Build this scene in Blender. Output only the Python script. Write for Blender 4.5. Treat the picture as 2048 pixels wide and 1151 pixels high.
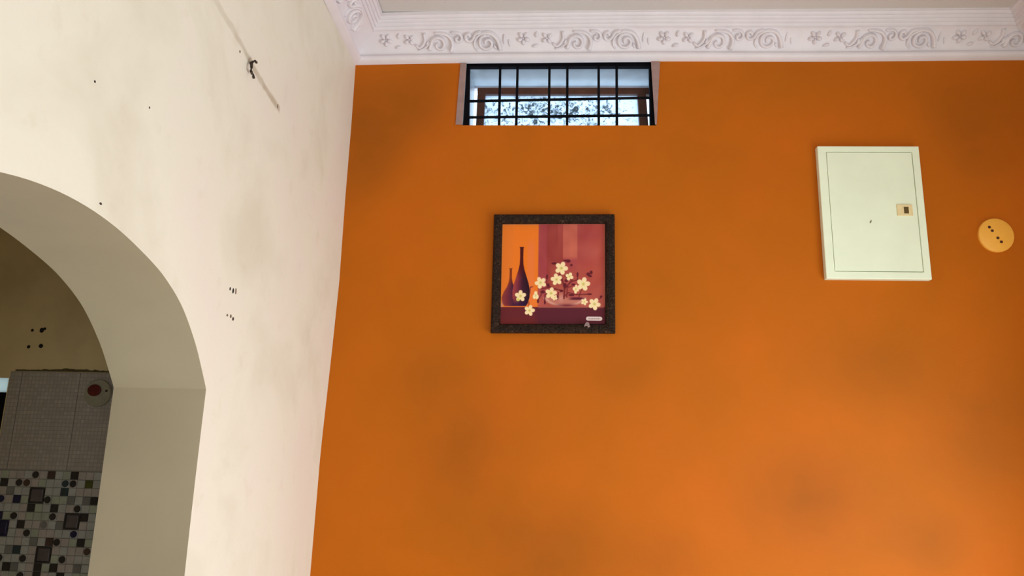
import bpy, bmesh, math, random
import numpy as np
from mathutils import Vector, Matrix
random.seed(7)
for o in list(bpy.data.objects): bpy.data.objects.remove(o)
scn = bpy.context.scene
COL = scn.collection

# ------------------------------------------------------------------ camera
F_PX, PITCH, YAW, ROLL = 1543.1, math.radians(12.903), math.radians(3.051), math.radians(1.366)
EYE = Vector((0, 0, 1.6))
fwd = Vector((-math.sin(YAW)*math.cos(PITCH), math.cos(YAW)*math.cos(PITCH), math.sin(PITCH)))
ri0 = Vector((math.cos(YAW), math.sin(YAW), 0)); up0 = ri0.cross(fwd)
right = ri0*math.cos(ROLL) + up0*math.sin(ROLL)
up = -ri0*math.sin(ROLL) + up0*math.cos(ROLL)
cam_data = bpy.data.cameras.new('camera')
cam_data.sensor_fit = 'HORIZONTAL'; cam_data.sensor_width = 36.0
cam_data.lens = F_PX*36.0/2048; cam_data.clip_start = 0.02; cam_data.clip_end = 200
cam = bpy.data.objects.new('camera', cam_data); COL.objects.link(cam)
m = Matrix((right, up, -fwd)).transposed().to_4x4(); m.translation = EYE
cam.matrix_world = m
scn.camera = cam

# ------------------------------------------------------------------ world, lights, exposure
world = bpy.data.worlds.new('world'); scn.world = world; world.use_nodes = True
bg = world.node_tree.nodes['Background']
bg.inputs['Color'].default_value = (0.62, 0.81, 1.0, 1); bg.inputs['Strength'].default_value = 2.2
def area(name, loc, rot, sx, sy, power, color):
    d = bpy.data.lights.new(name, 'AREA'); d.shape = 'RECTANGLE'; d.size = sx; d.size_y = sy
    d.energy = power; d.color = color
    o = bpy.data.objects.new(name, d); COL.objects.link(o); o.location = loc; o.rotation_euler = rot
    return o
# daylight coming in through the doorway of the right wall; added frontal fill lamp at the back wall
area('doorway_daylight', (1.62, 1.2, 0.88), (0, math.radians(90), 0), 1.65, 1.45, 37, (0.94, 1.0, 1.01))
area('back_fill_light', (0.95, -2.1, 1.35), (math.radians(90), 0, 0), 1.0, 1.1, 25, (0.97, 1.0, 1.0))
vs = scn.view_settings
vs.view_transform = 'Standard'; vs.look = 'None'; vs.gamma = 1.0; vs.use_curve_mapping = False
vs.exposure = 0.0

# ------------------------------------------------------------------ helpers
def ray(px, py): return fwd + right*((px-1024)/F_PX) - up*((py-575.5)/F_PX)
def onY(px, py, Y=2.5):
    d = ray(px, py); return EYE + d*(Y/d.y)
def onX(px, py, X):
    d = ray(px, py); return EYE + d*(X/d.x)
def lin(c):
    return tuple(((v/255)/12.92 if v/255 <= 0.04045 else ((v/255+0.055)/1.055)**2.4) for v in c) + (1,)

class NT:
    def __init__(s, name):
        s.m = bpy.data.materials.new(name); s.m.use_nodes = True
        s.t = s.m.node_tree; s.b = s.t.nodes['Principled BSDF']
        s.out = s.t.nodes['Material Output']
        s.co = s.t.nodes.new('ShaderNodeNewGeometry').outputs['Position']
    def n(s, typ, **kw):
        nd = s.t.nodes.new(typ)
        for k, v in kw.items(): setattr(nd, k, v)
        return nd
    def l(s, a, b): s.t.links.new(a, b)
    def noise(s, scale, detail=3, rough=0.5, vec=None, stretch=None, dist=0.0):
        nd = s.n('ShaderNodeTexNoise'); nd.inputs['Scale'].default_value = scale
        nd.inputs['Detail'].default_value = detail; nd.inputs['Roughness'].default_value = rough
        nd.inputs['Distortion'].default_value = dist
        v = vec or s.co
        if stretch:
            mp = s.n('ShaderNodeMapping'); mp.inputs['Scale'].default_value = stretch
            s.l(v, mp.inputs['Vector']); v = mp.outputs['Vector']
        s.l(v, nd.inputs['Vector']); return nd.outputs['Fac']
    def ramp(s, fac, stops):
        r = s.n('ShaderNodeValToRGB'); e = r.color_ramp.elements
        while len(e) < len(stops): e.new(0.5)
        for i, (p, c) in enumerate(stops):
            e[i].position = p; e[i].color = c if len(c) == 4 else (*c, 1)
        s.l(fac, r.inputs['Fac']); return r.outputs['Color']
    def mix(s, fac, a, b, mode='MIX'):
        x = s.n('ShaderNodeMix', data_type='RGBA', blend_type=mode)
        for sock, v in ((x.inputs[0], fac), (x.inputs[6], a), (x.inputs[7], b)):
            if isinstance(v, (int, float)): sock.default_value = v
            elif isinstance(v, tuple): sock.default_value = v
            else: s.l(v, sock)
        return x.outputs[2]
    def math(s, op, a, b=None, clamp=False):
        x = s.n('ShaderNodeMath', operation=op); x.use_clamp = clamp
        for i, v in enumerate((a, b)):
            if v is None: continue
            if isinstance(v, (int, float)): x.inputs[i].default_value = v
            else: s.l(v, x.inputs[i])
        return x.outputs[0]
    def blob(s, c, rad):                       # soft round patch centred in the world: 1 inside, 0 outside
        sub = s.n('ShaderNodeVectorMath', operation='SUBTRACT'); s.l(s.co, sub.inputs[0]); sub.inputs[1].default_value = c
        mp = s.n('ShaderNodeVectorMath', operation='MULTIPLY'); s.l(sub.outputs[0], mp.inputs[0]); mp.inputs[1].default_value = [1/r for r in rad]
        ln = s.n('ShaderNodeVectorMath', operation='LENGTH'); s.l(mp.outputs[0], ln.inputs[0])
        mr = s.n('ShaderNodeMapRange', interpolation_type='SMOOTHSTEP'); s.l(ln.outputs['Value'], mr.inputs[0])
        mr.inputs[1].default_value = 0.0; mr.inputs[2].default_value = 1.0; mr.inputs[3].default_value = 1.0; mr.inputs[4].default_value = 0.0
        return mr.outputs[0]
    def bump(s, h, strength, dist=0.002):
        b = s.n('ShaderNodeBump'); b.inputs['Strength'].default_value = strength; b.inputs['Distance'].default_value = dist
        s.l(h, b.inputs['Height']); s.l(b.outputs['Normal'], s.b.inputs['Normal'])
    def color(s, c):
        if isinstance(c, tuple): s.b.inputs['Base Color'].default_value = c
        else: s.l(c, s.b.inputs['Base Color'])
    def set(s, rough=0.5, metal=0.0, spec=None):
        s.b.inputs['Roughness'].default_value = rough; s.b.inputs['Metallic'].default_value = metal
        if spec is not None: s.b.inputs['Specular IOR Level'].default_value = spec

def plain(name, rgb, rough=0.5, metal=0.0, var=0.08, scale=30, bump=0.15, spec=None, dist=0.001):
    s = NT(name); c = lin(rgb)
    lo = tuple(v*(1-var) for v in c[:3])+(1,); hi = tuple(min(1, v*(1+var)) for v in c[:3])+(1,)
    f = s.noise(scale, 4); s.color(s.ramp(f, [(0.3, lo), (0.7, hi)])); s.set(rough, metal, spec)
    if bump: s.bump(s.noise(scale*8, 3), bump, dist)
    return s.m

def mesh_obj(name, verts, faces, mat=None, parent=None, smooth=False):
    off = parent.location.copy() if parent is not None else Vector((0, 0, 0))
    p = parent
    while p is not None and p.parent is not None: p = p.parent; off += p.location
    me = bpy.data.meshes.new(name)
    me.from_pydata([tuple(Vector(v)-off) for v in verts], [], faces)
    bm = bmesh.new(); bm.from_mesh(me); bmesh.ops.recalc_face_normals(bm, faces=bm.faces); bm.to_mesh(me); bm.free()
    if smooth:
        for f in me.polygons: f.use_smooth = True
    if mat: me.materials.append(mat)
    o = bpy.data.objects.new(name, me); COL.objects.link(o)
    if parent is not None: o.parent = parent
    return o
def struct(o): o['kind'] = 'structure'; return o
def thing(name, label, cat, loc, group=None):
    o = bpy.data.objects.new(name, None); COL.objects.link(o); o.location = loc; o.empty_display_size = 0.05
    o['label'] = label; o['category'] = cat
    if group: o['group'] = group
    return o
def bevel(o, w=0.002, seg=2, ang=40):
    md = o.modifiers.new('bevel', 'BEVEL'); md.width = w; md.segments = seg; md.limit_method = 'ANGLE'; md.angle_limit = math.radians(ang)
    return o
def prism(front, back):
    """two loops of equal length -> closed solid"""
    n = len(front); v = list(front)+list(back)
    f = [tuple(range(n)), tuple(range(2*n-1, n-1, -1))]
    f += [(i, i+n, (i+1) % n+n, (i+1) % n) for i in range(n)]
    return v, f
def box(x0, x1, y0, y1, z0, z1):
    a = [(x0, y0, z0), (x1, y0, z0), (x1, y0, z1), (x0, y0, z1)]
    return prism(a, [(x, y1, z) for x, y, z in a])
def join(*parts):
    V, F = [], []
    for v, f in parts:
        k = len(V); V += list(v); F += [tuple(i+k for i in q) for q in f]
    return V, F
def disc(cx, cz, r, y0, y1, n=40, rx=None):
    rx = rx or r
    a = [(cx+rx*math.cos(2*math.pi*i/n), y0, cz+r*math.sin(2*math.pi*i/n)) for i in range(n)]
    return prism(a, [(x, y1, z) for x, y, z in a])

# ------------------------------------------------------------------ dimensions (metres)
DY = 2.5                       # the orange wall
XL, XR = -0.723, 1.635         # left and right walls
TH = 0.20                      # left wall thickness
ZC = 3.131                     # ceiling
YB = -2.2                      # wall behind the camera

# ------------------------------------------------------------------ materials
def orange_wall():
    s = NT('orange_wall_paint')
    f = s.noise(1.6, 3, 0.55, dist=0.3)
    base = s.ramp(f, [(0.30, lin((186, 98, 6))), (0.5, lin((196, 101, 9))), (0.72, lin((207, 102, 15)))])
    f2 = s.noise(5.5, 4, 0.6)
    base = s.mix(s.math('MULTIPLY', f2, 0.45), base, lin((168, 88, 6)))
    # uneven brownish-olive paint patches; upper-left and bottom ones put light falloff into the colour
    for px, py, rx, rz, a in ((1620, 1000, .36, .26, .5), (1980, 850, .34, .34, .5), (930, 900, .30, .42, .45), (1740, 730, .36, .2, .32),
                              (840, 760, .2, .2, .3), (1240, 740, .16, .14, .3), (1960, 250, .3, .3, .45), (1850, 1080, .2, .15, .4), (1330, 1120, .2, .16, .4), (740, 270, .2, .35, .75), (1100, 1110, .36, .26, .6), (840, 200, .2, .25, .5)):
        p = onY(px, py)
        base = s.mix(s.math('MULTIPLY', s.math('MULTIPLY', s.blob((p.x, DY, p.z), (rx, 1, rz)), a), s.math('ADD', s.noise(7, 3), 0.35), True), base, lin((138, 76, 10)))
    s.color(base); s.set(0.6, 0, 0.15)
    s.bump(s.math('ADD', s.noise(160, 2), s.math('MULTIPLY', s.noise(900, 1), 0.5)), 0.22, 0.0015)
    return s.m
def cream_wall():
    s = NT('cream_wall_paint')
    f = s.noise(3.0, 4, 0.55, dist=0.4)
    base = s.ramp(f, [(0.3, lin((222, 213, 193))), (0.5, lin((233, 226, 208))), (0.72, lin((234, 222, 209)))])  # greyer tones stand in for shading bands on the wavy plaster
    f2 = s.noise(14, 5, 0.65)
    base = s.mix(s.ramp(f2, [(0.58, (0, 0, 0)), (0.75, (0.25, 0.25, 0.25))]), base, lin((205, 190, 165)))
    # filled conduit chase: a long narrow patched line
    a, b = onX(418, -20, XL), onX(560, 222, XL)
    sx = s.n('ShaderNodeSeparateXYZ'); s.l(s.co, sx.inputs[0])
    yv, zv = sx.outputs['Y'], sx.outputs['Z']
    k = (b.z-a.z)/(b.y-a.y)
    line = s.math('ADD', s.math('MULTIPLY', s.math('SUBTRACT', yv, a.y), k), a.z)
    d = s.math('ABSOLUTE', s.math('ADD', s.math('SUBTRACT', zv, line), s.math('MULTIPLY', s.math('SUBTRACT', s.noise(12, 3), 0.5), 0.03)))
    mr = s.n('ShaderNodeMapRange', interpolation_type='SMOOTHSTEP'); s.l(d, mr.inputs[0])
    mr.inputs[1].default_value = 0.004; mr.inputs[2].default_value = 0.014; mr.inputs[3].default_value = 1; mr.inputs[4].default_value = 0
    lim = s.math('LESS_THAN', yv, b.y)
    far = s.n('ShaderNodeMapRange'); s.l(yv, far.inputs[0]); far.inputs[1].default_value = 1.40; far.inputs[2].default_value = 1.72; far.inputs[3].default_value = 0.22; far.inputs[4].default_value = 0.62
    base = s.mix(s.math('MULTIPLY', s.math('MULTIPLY', mr.outputs[0], lim), s.math('MULTIPLY', far.outputs[0], s.math('ADD', s.noise(25, 2), 0.45)), True), base, lin((170, 150, 120)))
    s.color(base); s.set(0.5, 0, 0.3)
    s.bump(s.math('ADD', s.noise(90, 3), s.math('MULTIPLY', s.noise(7, 3), 6)), 0.2, 0.0015)
    return s.m
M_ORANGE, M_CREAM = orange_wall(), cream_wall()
M_REVEAL = plain('arch_reveal_shaded_cream', (200, 186, 157), 0.55, var=0.05, scale=6)  # cream paint darkened, putting the reveal's shade into the colour
M_ROOM = plain('ochre_room_paint', (222, 198, 146), 0.7, var=0.1, scale=7)
M_CEIL = plain('ceiling_paint', (214, 208, 204), 0.7, var=0.03, scale=3)
M_PLASTER = plain('white_plaster', (233, 225, 229), 0.5, var=0.03, scale=14, bump=0.25)
M_REVEALW = plain('window_reveal_sky_tint', (176, 186, 196), 0.28, var=0.1, scale=20)  # white plaster tinted blue: sky light put into the colour
M_BAND = plain('bare_plaster_edge', (158, 128, 122), 0.7, var=0.12, scale=30)
M_FLOOR = plain('floor_tile', (205, 196, 180), 0.25, var=0.06, scale=5)
M_GROUT = plain('grout', (150, 146, 134), 0.8, var=0.1)
M_BLACK = plain('black_painted_iron', (7, 6, 12), 0.7, 0.0, var=0.2, spec=0.12)
M_WOOD = plain('brown_window_wood', (104, 62, 42), 0.5, var=0.25, scale=18)
M_HOLE = plain('dark_hole', (26, 20, 14), 0.9, var=0.2)
M_BOX = plain('pale_green_enamel', (241, 247, 218), 0.4, var=0.025, scale=12, bump=0.05)
M_BOXGAP = plain('box_gap_shadow_gap', (120, 120, 92), 0.8, var=0.1)
M_LATCH = plain('ivory_latch_plastic', (238, 214, 160), 0.4, var=0.06, scale=80)
M_LHOLE = plain('brass_latch_recess', (92, 70, 18), 0.6, var=0.2, scale=200)
M_COVER = plain('bright_orange_cover', (255, 180, 66), 0.45, var=0.04, scale=40, bump=0.05)
M_HOLEBR = plain('brown_screw_hole', (80, 26, 6), 0.8, var=0.1)
M_METAL = plain('dark_rusty_metal', (58, 46, 36), 0.6, 0.3, var=0.3, scale=300)

# ------------------------------------------------------------------ room shell
win = [onY(924, 249), onY(1312.5, 249), onY(1303, 118), onY(932, 118)]     # opening of the ventilator window: BL BR TR TL
for p, z in zip(win, (2.757, 2.757, 3.012, 3.012)): p.z = z
kx0, kx1, kz0, kz1 = -2.35, onY(18, 755).x, 1.20, onY(18, 755).z               # small window of the room behind the arch
def wall_with_hole(xa, xb, hole, y0, y1, back=None):
    H = [(p[0], p[2]) for p in hole]     # BL BR TR TL
    O = [(xa, 0), (xb, 0), (xb, ZC), (xa, ZC)]
    H2 = back or H
    V = [(x, y0, z) for x, z in O+H]+[(x, y1, z) for x, z in O+H2]
    F = []
    for i in range(4):
        j = (i+1) % 4
        F += [(i, j, 4+j, 4+i), (8+i, 12+i, 12+j, 8+j), (4+i, 4+j, 12+j, 12+i), (i, 8+i, 8+j, j)]
    return V, F
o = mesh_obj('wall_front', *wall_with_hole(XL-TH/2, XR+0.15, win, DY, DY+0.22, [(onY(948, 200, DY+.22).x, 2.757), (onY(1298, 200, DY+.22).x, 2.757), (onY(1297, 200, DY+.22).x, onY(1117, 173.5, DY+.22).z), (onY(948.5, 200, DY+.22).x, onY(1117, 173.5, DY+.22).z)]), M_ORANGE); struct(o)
o.data.materials.append(M_REVEALW)
for p in o.data.polygons:                    # the reveal of the opening is not painted orange
    c = p.center
    if abs(c.y-(DY+0.11)) < 0.02 and win[0].x-0.05 < c.x < win[1].x+0.05 and c.z > 2.7 and c.z < 3.05: p.material_index = 1
far_hole = [(kx0, 0, kz0), (kx1, 0, kz0), (kx1, 0, kz1), (kx0, 0, kz1)]
struct(mesh_obj('wall_far', *wall_with_hole(-3.3, XL-TH/2, far_hole, DY, DY+0.22), M_ROOM))
far_wall = bpy.data.objects['wall_far']

# left wall with the arch: front face is a fine grid (slightly uneven plaster), reveal 20 cm deep
yc, hw = 1.080, 0.5145
prof = [(0, 1.975), (.064, 1.9725), (.11, 1.966), (.162, 1.957), (.228, 1.942), (.30, 1.917), (.358, 1.889), (.40, 1.857), (.44, 1.823), (.47, 1.797), (.496, 1.767), (.508, 1.752), (hw, 1.740)]
def _cr(P, n=5):
    P = [(-P[1][0], P[1][1])]+list(P)+[(2*P[-1][0]-P[-2][0], 2*P[-1][1]-P[-2][1])]; out = []
    for p0, p1, p2, p3 in zip(P, P[1:], P[2:], P[3:]):
        for k in range(n):
            t = k/n; out.append(tuple(.5*((2*b)+(c_-a)*t+(2*a-5*b+4*c_-d)*t*t+(-a+3*b-3*c_+d)*t**3) for a, b, c_, d in zip(p0, p1, p2, p3)))
    return out+[P[-2]]
prof = _cr([(0, 1.975), (.11, 1.967), (.228, 1.942), (.30, 1.918), (.37, 1.882), (.44, 1.825), (.488, 1.772), (hw, 1.740)])
def arch_z(y):
    d = abs(y-yc)
    if d >= hw: return 0.0
    for (a, za), (b, zb) in zip(prof, prof[1:]):
        if a <= d <= b: return za+(zb-za)*(d-a)/(b-a)
corner_x = [(0, -.742), (1.25, -.739), (1.63, -.736), (1.955, -.724), (2.19, -.717), (2.48, -.718), (2.757, -.716), (3.0, -.717), (3.2, -.717)]
def cx(z):
    for (a, xa), (b, xb) in zip(corner_x, corner_x[1:]):
        if a <= z <= b: return xa+(xb-xa)*(z-a)/(b-a)
def xface(y, z):
    t = max(0, min(1, (y-2.0)/0.5)); t = t*t*(3-2*t)
    wob = 0.0022*math.sin(2.3*y+1.1*z)*math.sin(3.1*z-1.7*y+.6)+0.0012*math.sin(9*y+4*z)*math.sin(6*z-3*y)
    edge = 1.0
    return XL*(1-t)+cx(z)*t+wob*(1-t)*edge
ys = [YB, -1.5, -1, -.5, 0, .3]
ys += [yc+s_*d for s_ in (-1, 1) for d, _ in prof]
ys += [1.62, 1.68, 1.75, 1.85, 1.95, 2.05, 2.12, 2.2, 2.28, 2.35, 2.42, 2.47, 2.5]
ys = sorted(set(round(y, 6) for y in ys)); ZS = prof[-1][1]; RL, RU = 24, 40
inside = [abs(y-yc) < hw-1e-4 for y in ys]
def col_z(y): return [ZS*i/RL for i in range(RL)]+[(lambda z0: z0+(ZC-z0)*i/RU)(arch_z(y) if abs(y-yc) < hw-1e-4 else ZS) for i in range(RU+1)]
V, F = [], []; n1 = RL+RU+1; S_ = len(ys)*n1
for side in (0, 1):
    for y in ys:
        for z in col_z(y): V.append(((xface(y, z) if side == 0 else XL-TH), y, z))
for k in range(len(ys)-1):
    arch_here = inside[k] or inside[k+1]
    for i in range(RL if arch_here else 0, RL+RU):
        a = k*n1+i; F.append((a, a+n1, a+n1+1, a+1)); F.append((S_+a, S_+a+1, S_+a+n1+1, S_+a+n1))
    if arch_here:
        a = k*n1+RL; F.append((a, S_+a, S_+a+n1, a+n1))
for k in range(1, len(ys)-1):
    if not inside[k] and (inside[k-1] or inside[k+1]):
        for i in range(RL): a = k*n1+i; F.append((a, a+1, S_+a+1, S_+a))
o = struct(mesh_obj('wall_left', V, F, M_CREAM, smooth=False))
o.data.materials.append(M_REVEAL); o.data.materials.append(M_ROOM)
for p in o.data.polygons:
    xs_ = [o.data.vertices[i].co.x for i in p.vertices]
    if max(xs_)-min(xs_) > 0.15: p.material_index = 1
    elif max(xs_) < XL-TH+0.01: p.material_index = 2
    p.use_smooth = True
wall_left = o
o.data.set_sharp_from_angle(angle=math.radians(30))

# right wall with a doorway, back wall with a window, floor, ceiling, room behind the arch
def xwall(name, x0, x1, ya, yb, hole, mat):
    y0, y1, z0, z1 = hole
    parts = [box(x0, x1, ya, y0, 0, ZC), box(x0, x1, y1, yb, 0, ZC), box(x0, x1, y0, y1, z1, ZC)]
    if z0 > 0: parts.append(box(x0, x1, y0, y1, 0, z0))
    return struct(mesh_obj(name, *join(*parts), mat))
xwall('wall_right', XR, XR+0.15, YB-.15, DY, (0.45, 1.95, 0, 1.9), M_CREAM)
parts = [box(XL-TH, 0.4, YB-.15, YB, 0, ZC), box(1.5, XR, YB-.15, YB, 0, ZC), box(0.4, 1.5, YB-.15, YB, 0, 0.8), box(0.4, 1.5, YB-.15, YB, 1.95, ZC)]
struct(mesh_obj('wall_back', *join(*parts), M_CREAM))
struct(mesh_obj('floor', *box(-3.3, XR+.15, YB-.15, DY+.22, -.1, 0), M_FLOOR))
struct(mesh_obj('ceiling', *box(-3.3, XR+.15, YB-.15, DY+.22, ZC, ZC+.1), M_CEIL))
struct(mesh_obj('wall_outer', *box(-3.3, -3.15, -.9, DY, 0, ZC), M_ROOM))
struct(mesh_obj('wall_rear', *box(-3.15, XL-TH, -.9, -.75, 0, ZC), M_ROOM))

# ------------------------------------------------------------------ plaster cornice
PROF = [(-.004, 2.999), (.002, 2.999), (.017, 3.007), (.021, 3.010), (.0235, 3.016), (.0225, 3.022), (.018, 3.026), (.0165, 3.029), (.018, 3.033),
        (.024, 3.0435), (.036, 3.0585), (.052, 3.073), (.068, 3.085), (.075, 3.0875), (.0795, 3.086),
        (.0800, 3.0935), (.0835, 3.0975), (.0880, 3.0955), (.0885, 3.1035), (.0915, 3.1075), (.0960, 3.1055), (.0965, 3.1130), (.0995, 3.1165),
        (.1045, 3.1145), (.1050, 3.1215), (.1085, 3.1255), (.1140, 3.1245), (.114, 3.135)]
def droop(x):                                             # the run dips a little into the left corner
    t = max(0, min(1, (x-XL)/0.5)); return -0.010*(1-t)**1.5 + 0.0015*math.sin(5*x)
def cornice(name, kind):
    N = 60; V, F = [], []
    for j in range(N+1):
        t = j/N
        for p, z in PROF:
            if kind == 'front': a, b = XL+.006+max(p, -.004), XR-p; x = a+(b-a)*t; V.append((x, DY-p, z+droop(x)))
            elif kind == 'left': a, b = YB+p, DY-p; V.append((XL+.006+p, a+(b-a)*t, z+droop(XL)*max(0, min(1, 1-(DY-a-(b-a)*t)/.6))))
            elif kind == 'right': a, b = YB+p, DY-p; V.append((XR-p, a+(b-a)*t, z))
            else: a, b = XL+.006+p, XR-p; V.append((a+(b-a)*t, YB+p, z))
    n = len(PROF)
    for j in range(N):
        for i in range(n-1): F.append((j*n+i, j*n+i+1, (j+1)*n+i+1, (j+1)*n+i))
    o = struct(mesh_obj(name, V, F, M_PLASTER, smooth=True)); o.data.set_sharp_from_angle(angle=math.radians(38))
    return o
corn = {k: cornice(f'trim_{i+1}', k) for i, k in enumerate(('front', 'left', 'right', 'back'))}
# relief on the cove: local x runs along the wall, local -y points into the room
cove = PROF[8:14]
cl = [0]
for a, b in zip(cove, cove[1:]): cl.append(cl[-1]+math.hypot(b[0]-a[0], b[1]-a[1]))
L = cl[-1]
def S(u, v, h):
    v = max(-.004, min(L+.004, v)); i = 0
    while i < len(cl)-2 and v > cl[i+1]: i += 1
    t = (v-cl[i])/(cl[i+1]-cl[i]); a, b = cove[i], cove[i+1]
    p, z = a[0]+(b[0]-a[0])*t, a[1]+(b[1]-a[1])*t
    # smooth normal
    def nrm(k):
        k = max(0, min(len(cove)-2, k)); q = Vector((cove[k+1][0]-cove[k][0], cove[k+1][1]-cove[k][1])).normalized(); return Vector((q.y, -q.x))
    n = (nrm(i-1)*(1-t)*.5+nrm(i)+nrm(i+1)*t*.5).normalized()
    return (u, -(p+n.x*h), z+n.y*h)
PX = 0.00166
def uv(x, y): return x*PX, (102-y)/47.0*L
def tube(pts, r0=3.6, r1=1.2, hgt=1.15, sub=4):
    P = [Vector(p) for p in pts]; C = []; r0 *= 1.15; r1 *= 1.15
    for i in range(len(P)-1):
        p0, p1, p2, p3 = P[max(0, i-1)], P[i], P[i+1], P[min(len(P)-1, i+2)]
        for s_ in range(sub):
            t = s_/sub
            C.append(.5*((2*p1)+(p2-p0)*t+(2*p0-5*p1+4*p2-p3)*t*t+(-p0+3*p1-3*p2+p3)*t**3))
    C.append(P[-1]); V, F = [], []; n = len(C); K = 7
    for i, c in enumerate(C):
        t = (C[min(n-1, i+1)]-C[max(0, i-1)]).normalized(); q = Vector((-t.y, t.x))
        r = (r0+(r1-r0)*i/(n-1))*(0.45 if i == 0 else 1)
        for k in range(K):
            a = math.pi*k/(K-1); w = c+q*(r*math.cos(a)); u, v = uv(w.x, w.y)
            V.append(S(u, v, r*PX*hgt*math.sin(a)*2.1-.0006))
    for i in range(n-1):
        for k in range(K-1): a = i*K+k; F.append((a, a+1, a+K+1, a+K))
    F.append(tuple(range(K))); F.append(tuple((n-1)*K+k for k in range(K-1, -1, -1)))
    return V, F
def bead(x, y, rx, ry, h=1.0, ang=0):
    V, F = [], []; R, K = 4, 10
    for i in range(R):
        f = math.cos(math.pi/2*i/R); hh = math.sin(math.pi/2*i/R)
        for k in range(K):
            a = 2*math.pi*k/K; dx, dy = rx*math.cos(a)*f, ry*math.sin(a)*f
            X = x+dx*math.cos(ang)-dy*math.sin(ang); Y = y+dx*math.sin(ang)+dy*math.cos(ang)
            V.append(S(*uv(X, Y), hh*h*min(rx, ry)*PX*2.0-.0006))
    V.append(S(*uv(x, y), h*min(rx, ry)*PX*2.0-.0006))
    for i in range(R-1):
        for k in range(K): F.append((i*K+k, i*K+(k+1) % K, (i+1)*K+(k+1) % K, (i+1)*K+k))
    for k in range(K): F.append(((R-1)*K+k, (R-1)*K+(k+1) % K, R*K))
    return V, F
def petals(x, y, R, r, n, a0=0.3):
    return join(*[bead(x+R*math.cos(a0+2*math.pi*k/n), y+R*math.sin(a0+2*math.pi*k/n), r*1.25, r*.85, 1.1, a0+2*math.pi*k/n) for k in range(n)], bead(x, y, 2.6, 2.6, 1.0))
MOTIF = [
 ('flower_relief', petals(0, 76, 8.5, 5.4, 5)),
 ('leaf_relief', join(bead(25, 92, 8, 3.5, 1, -.3), bead(28, 68, 4, 7, 1, .3))),
 ('flower_relief', petals(50, 76, 7.5, 5.0, 4, .9)),
 ('stem_relief', join(tube([(62, 86), (70, 93), (78, 88), (84, 76), (83, 62)], 2.6, 3.2), tube([(66, 98), (78, 96), (90, 88), (98, 78)], 1.5, 3.4))),
 ('scroll_relief', join(tube([(92, 99), (96, 88), (100, 77), (110, 71), (121, 75), (125, 86), (120, 95), (111, 95), (107, 88), (112, 84)], 4.2, 2.6), bead(89, 84, 3.5, 6, 1, .4))),
 ('scroll_arm_relief', tube([(104, 62), (118, 62), (132, 66), (141, 76), (143, 88), (139, 101)], 2.4, 4.4)),
 ('curl_relief', tube([(140, 62), (150, 60), (159, 64), (163, 72), (159, 80), (152, 79), (151, 73), (155, 71)], 2.6, 3.2)),
 ('curl_relief', tube([(205, 60), (193, 64), (186, 76), (178, 80), (172, 75), (172, 67), (178, 64), (181, 70)], 3.0, 3.2)),
 ('scroll_relief', join(tube([(216, 66), (206, 70), (201, 80), (204, 91), (214, 96), (224, 92), (227, 83), (221, 76), (213, 79), (214, 86)], 3.4, 3.0))),
 ('scroll_arm_relief', tube([(197, 99), (190, 90), (192, 76), (202, 65), (216, 61), (230, 66), (240, 79), (245, 98)], 2.0, 4.2)),
 ('leaf_relief', join(bead(234, 92, 3, 6.5, 1, -.5), bead(253, 76, 2.2, 11, 1.1, .05), bead(264, 84, 2.0, 8, 1.0, -.2))),
]
relief_meshes = []
for nm, (V, F) in MOTIF:
    me = bpy.data.meshes.new(nm); me.from_pydata(V, [], F)
    bm = bmesh.new(); bm.from_mesh(me); bmesh.ops.recalc_face_normals(bm, faces=bm.faces); bm.to_mesh(me); bm.free()
    for f in me.polygons: f.use_smooth = True
    me.materials.append(M_PLASTER); relief_meshes.append((nm, me))
def place_motif(loc, rz, par, keep=lambda u: True):
    for nm, me in relief_meshes:
        uc = sum(v.co.x for v in me.vertices)/len(me.vertices)
        if not keep(uc): continue
        o = bpy.data.objects.new(nm, me); COL.objects.link(o); o.parent = par
        o.location = loc; o.rotation_euler = (0, 0, rz)
for px in (773, 1047, 1328, 1630, 1919):
    x = onY(px, 76, DY-.045).x
    place_motif((x, DY, droop(x+.2)), 0, corn['front'], lambda u, x=x: XL+.07 < x+u < XR-.05)
for k in range(9):
    y = 1.93-k*.475
    place_motif((XL+.006, y, -.006 if k == 0 else 0), math.pi/2, corn['left'], lambda u, y=y: YB+.1 < y+u < DY-.07)
    y = 2.44-k*.475
    place_motif((XR, y, 0), -math.pi/2, corn['right'], lambda u, y=y: YB+.1 < y-u < DY-.07)

# ------------------------------------------------------------------ ventilator window in the orange wall
w1 = struct(mesh_obj('window_1', *join(
    prism([onY(921, 126, DY-.004), onY(933, 126, DY-.004), onY(925, 249, DY-.004), onY(911, 249, DY-.004)], [onY(921, 126, DY+.01), onY(933, 126, DY+.01), onY(925, 249, DY+.01), onY(911, 249, DY+.01)]),
    prism([onY(1302, 124, DY-.004), onY(1320, 124, DY-.004), onY(1313.5, 249, DY-.004), onY(1310, 249, DY-.004)], [onY(1302, 124, DY+.01), onY(1320, 124, DY+.01), onY(1313.5, 249, DY+.01), onY(1310, 249, DY+.01)])), M_BAND))
YW = DY+.145
def rail(a, b, c, d, y0, y1, name, mat, par):      # four pixel corners on plane y0, pushed back to y1
    q = [onY(*p, y0) for p in (a, b, c, d)]
    return mesh_obj(name, *prism(q, [(p.x, y1, p.z) for p in q]), mat, par)
bevel(rail((955, 175), (1299, 175), (1299, 188), (955, 188), YW, YW+.035, 'frame_rail', M_WOOD, w1), .002)
bevel(rail((955, 188), (970.5, 188), (966, 262), (951, 262), YW, YW+.035, 'frame_rail', M_WOOD, w1), .002)
bevel(rail((1275, 188), (1292, 188), (1298, 262), (1280, 262), YW, YW+.035, 'frame_rail', M_WOOD, w1), .002)
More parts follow.
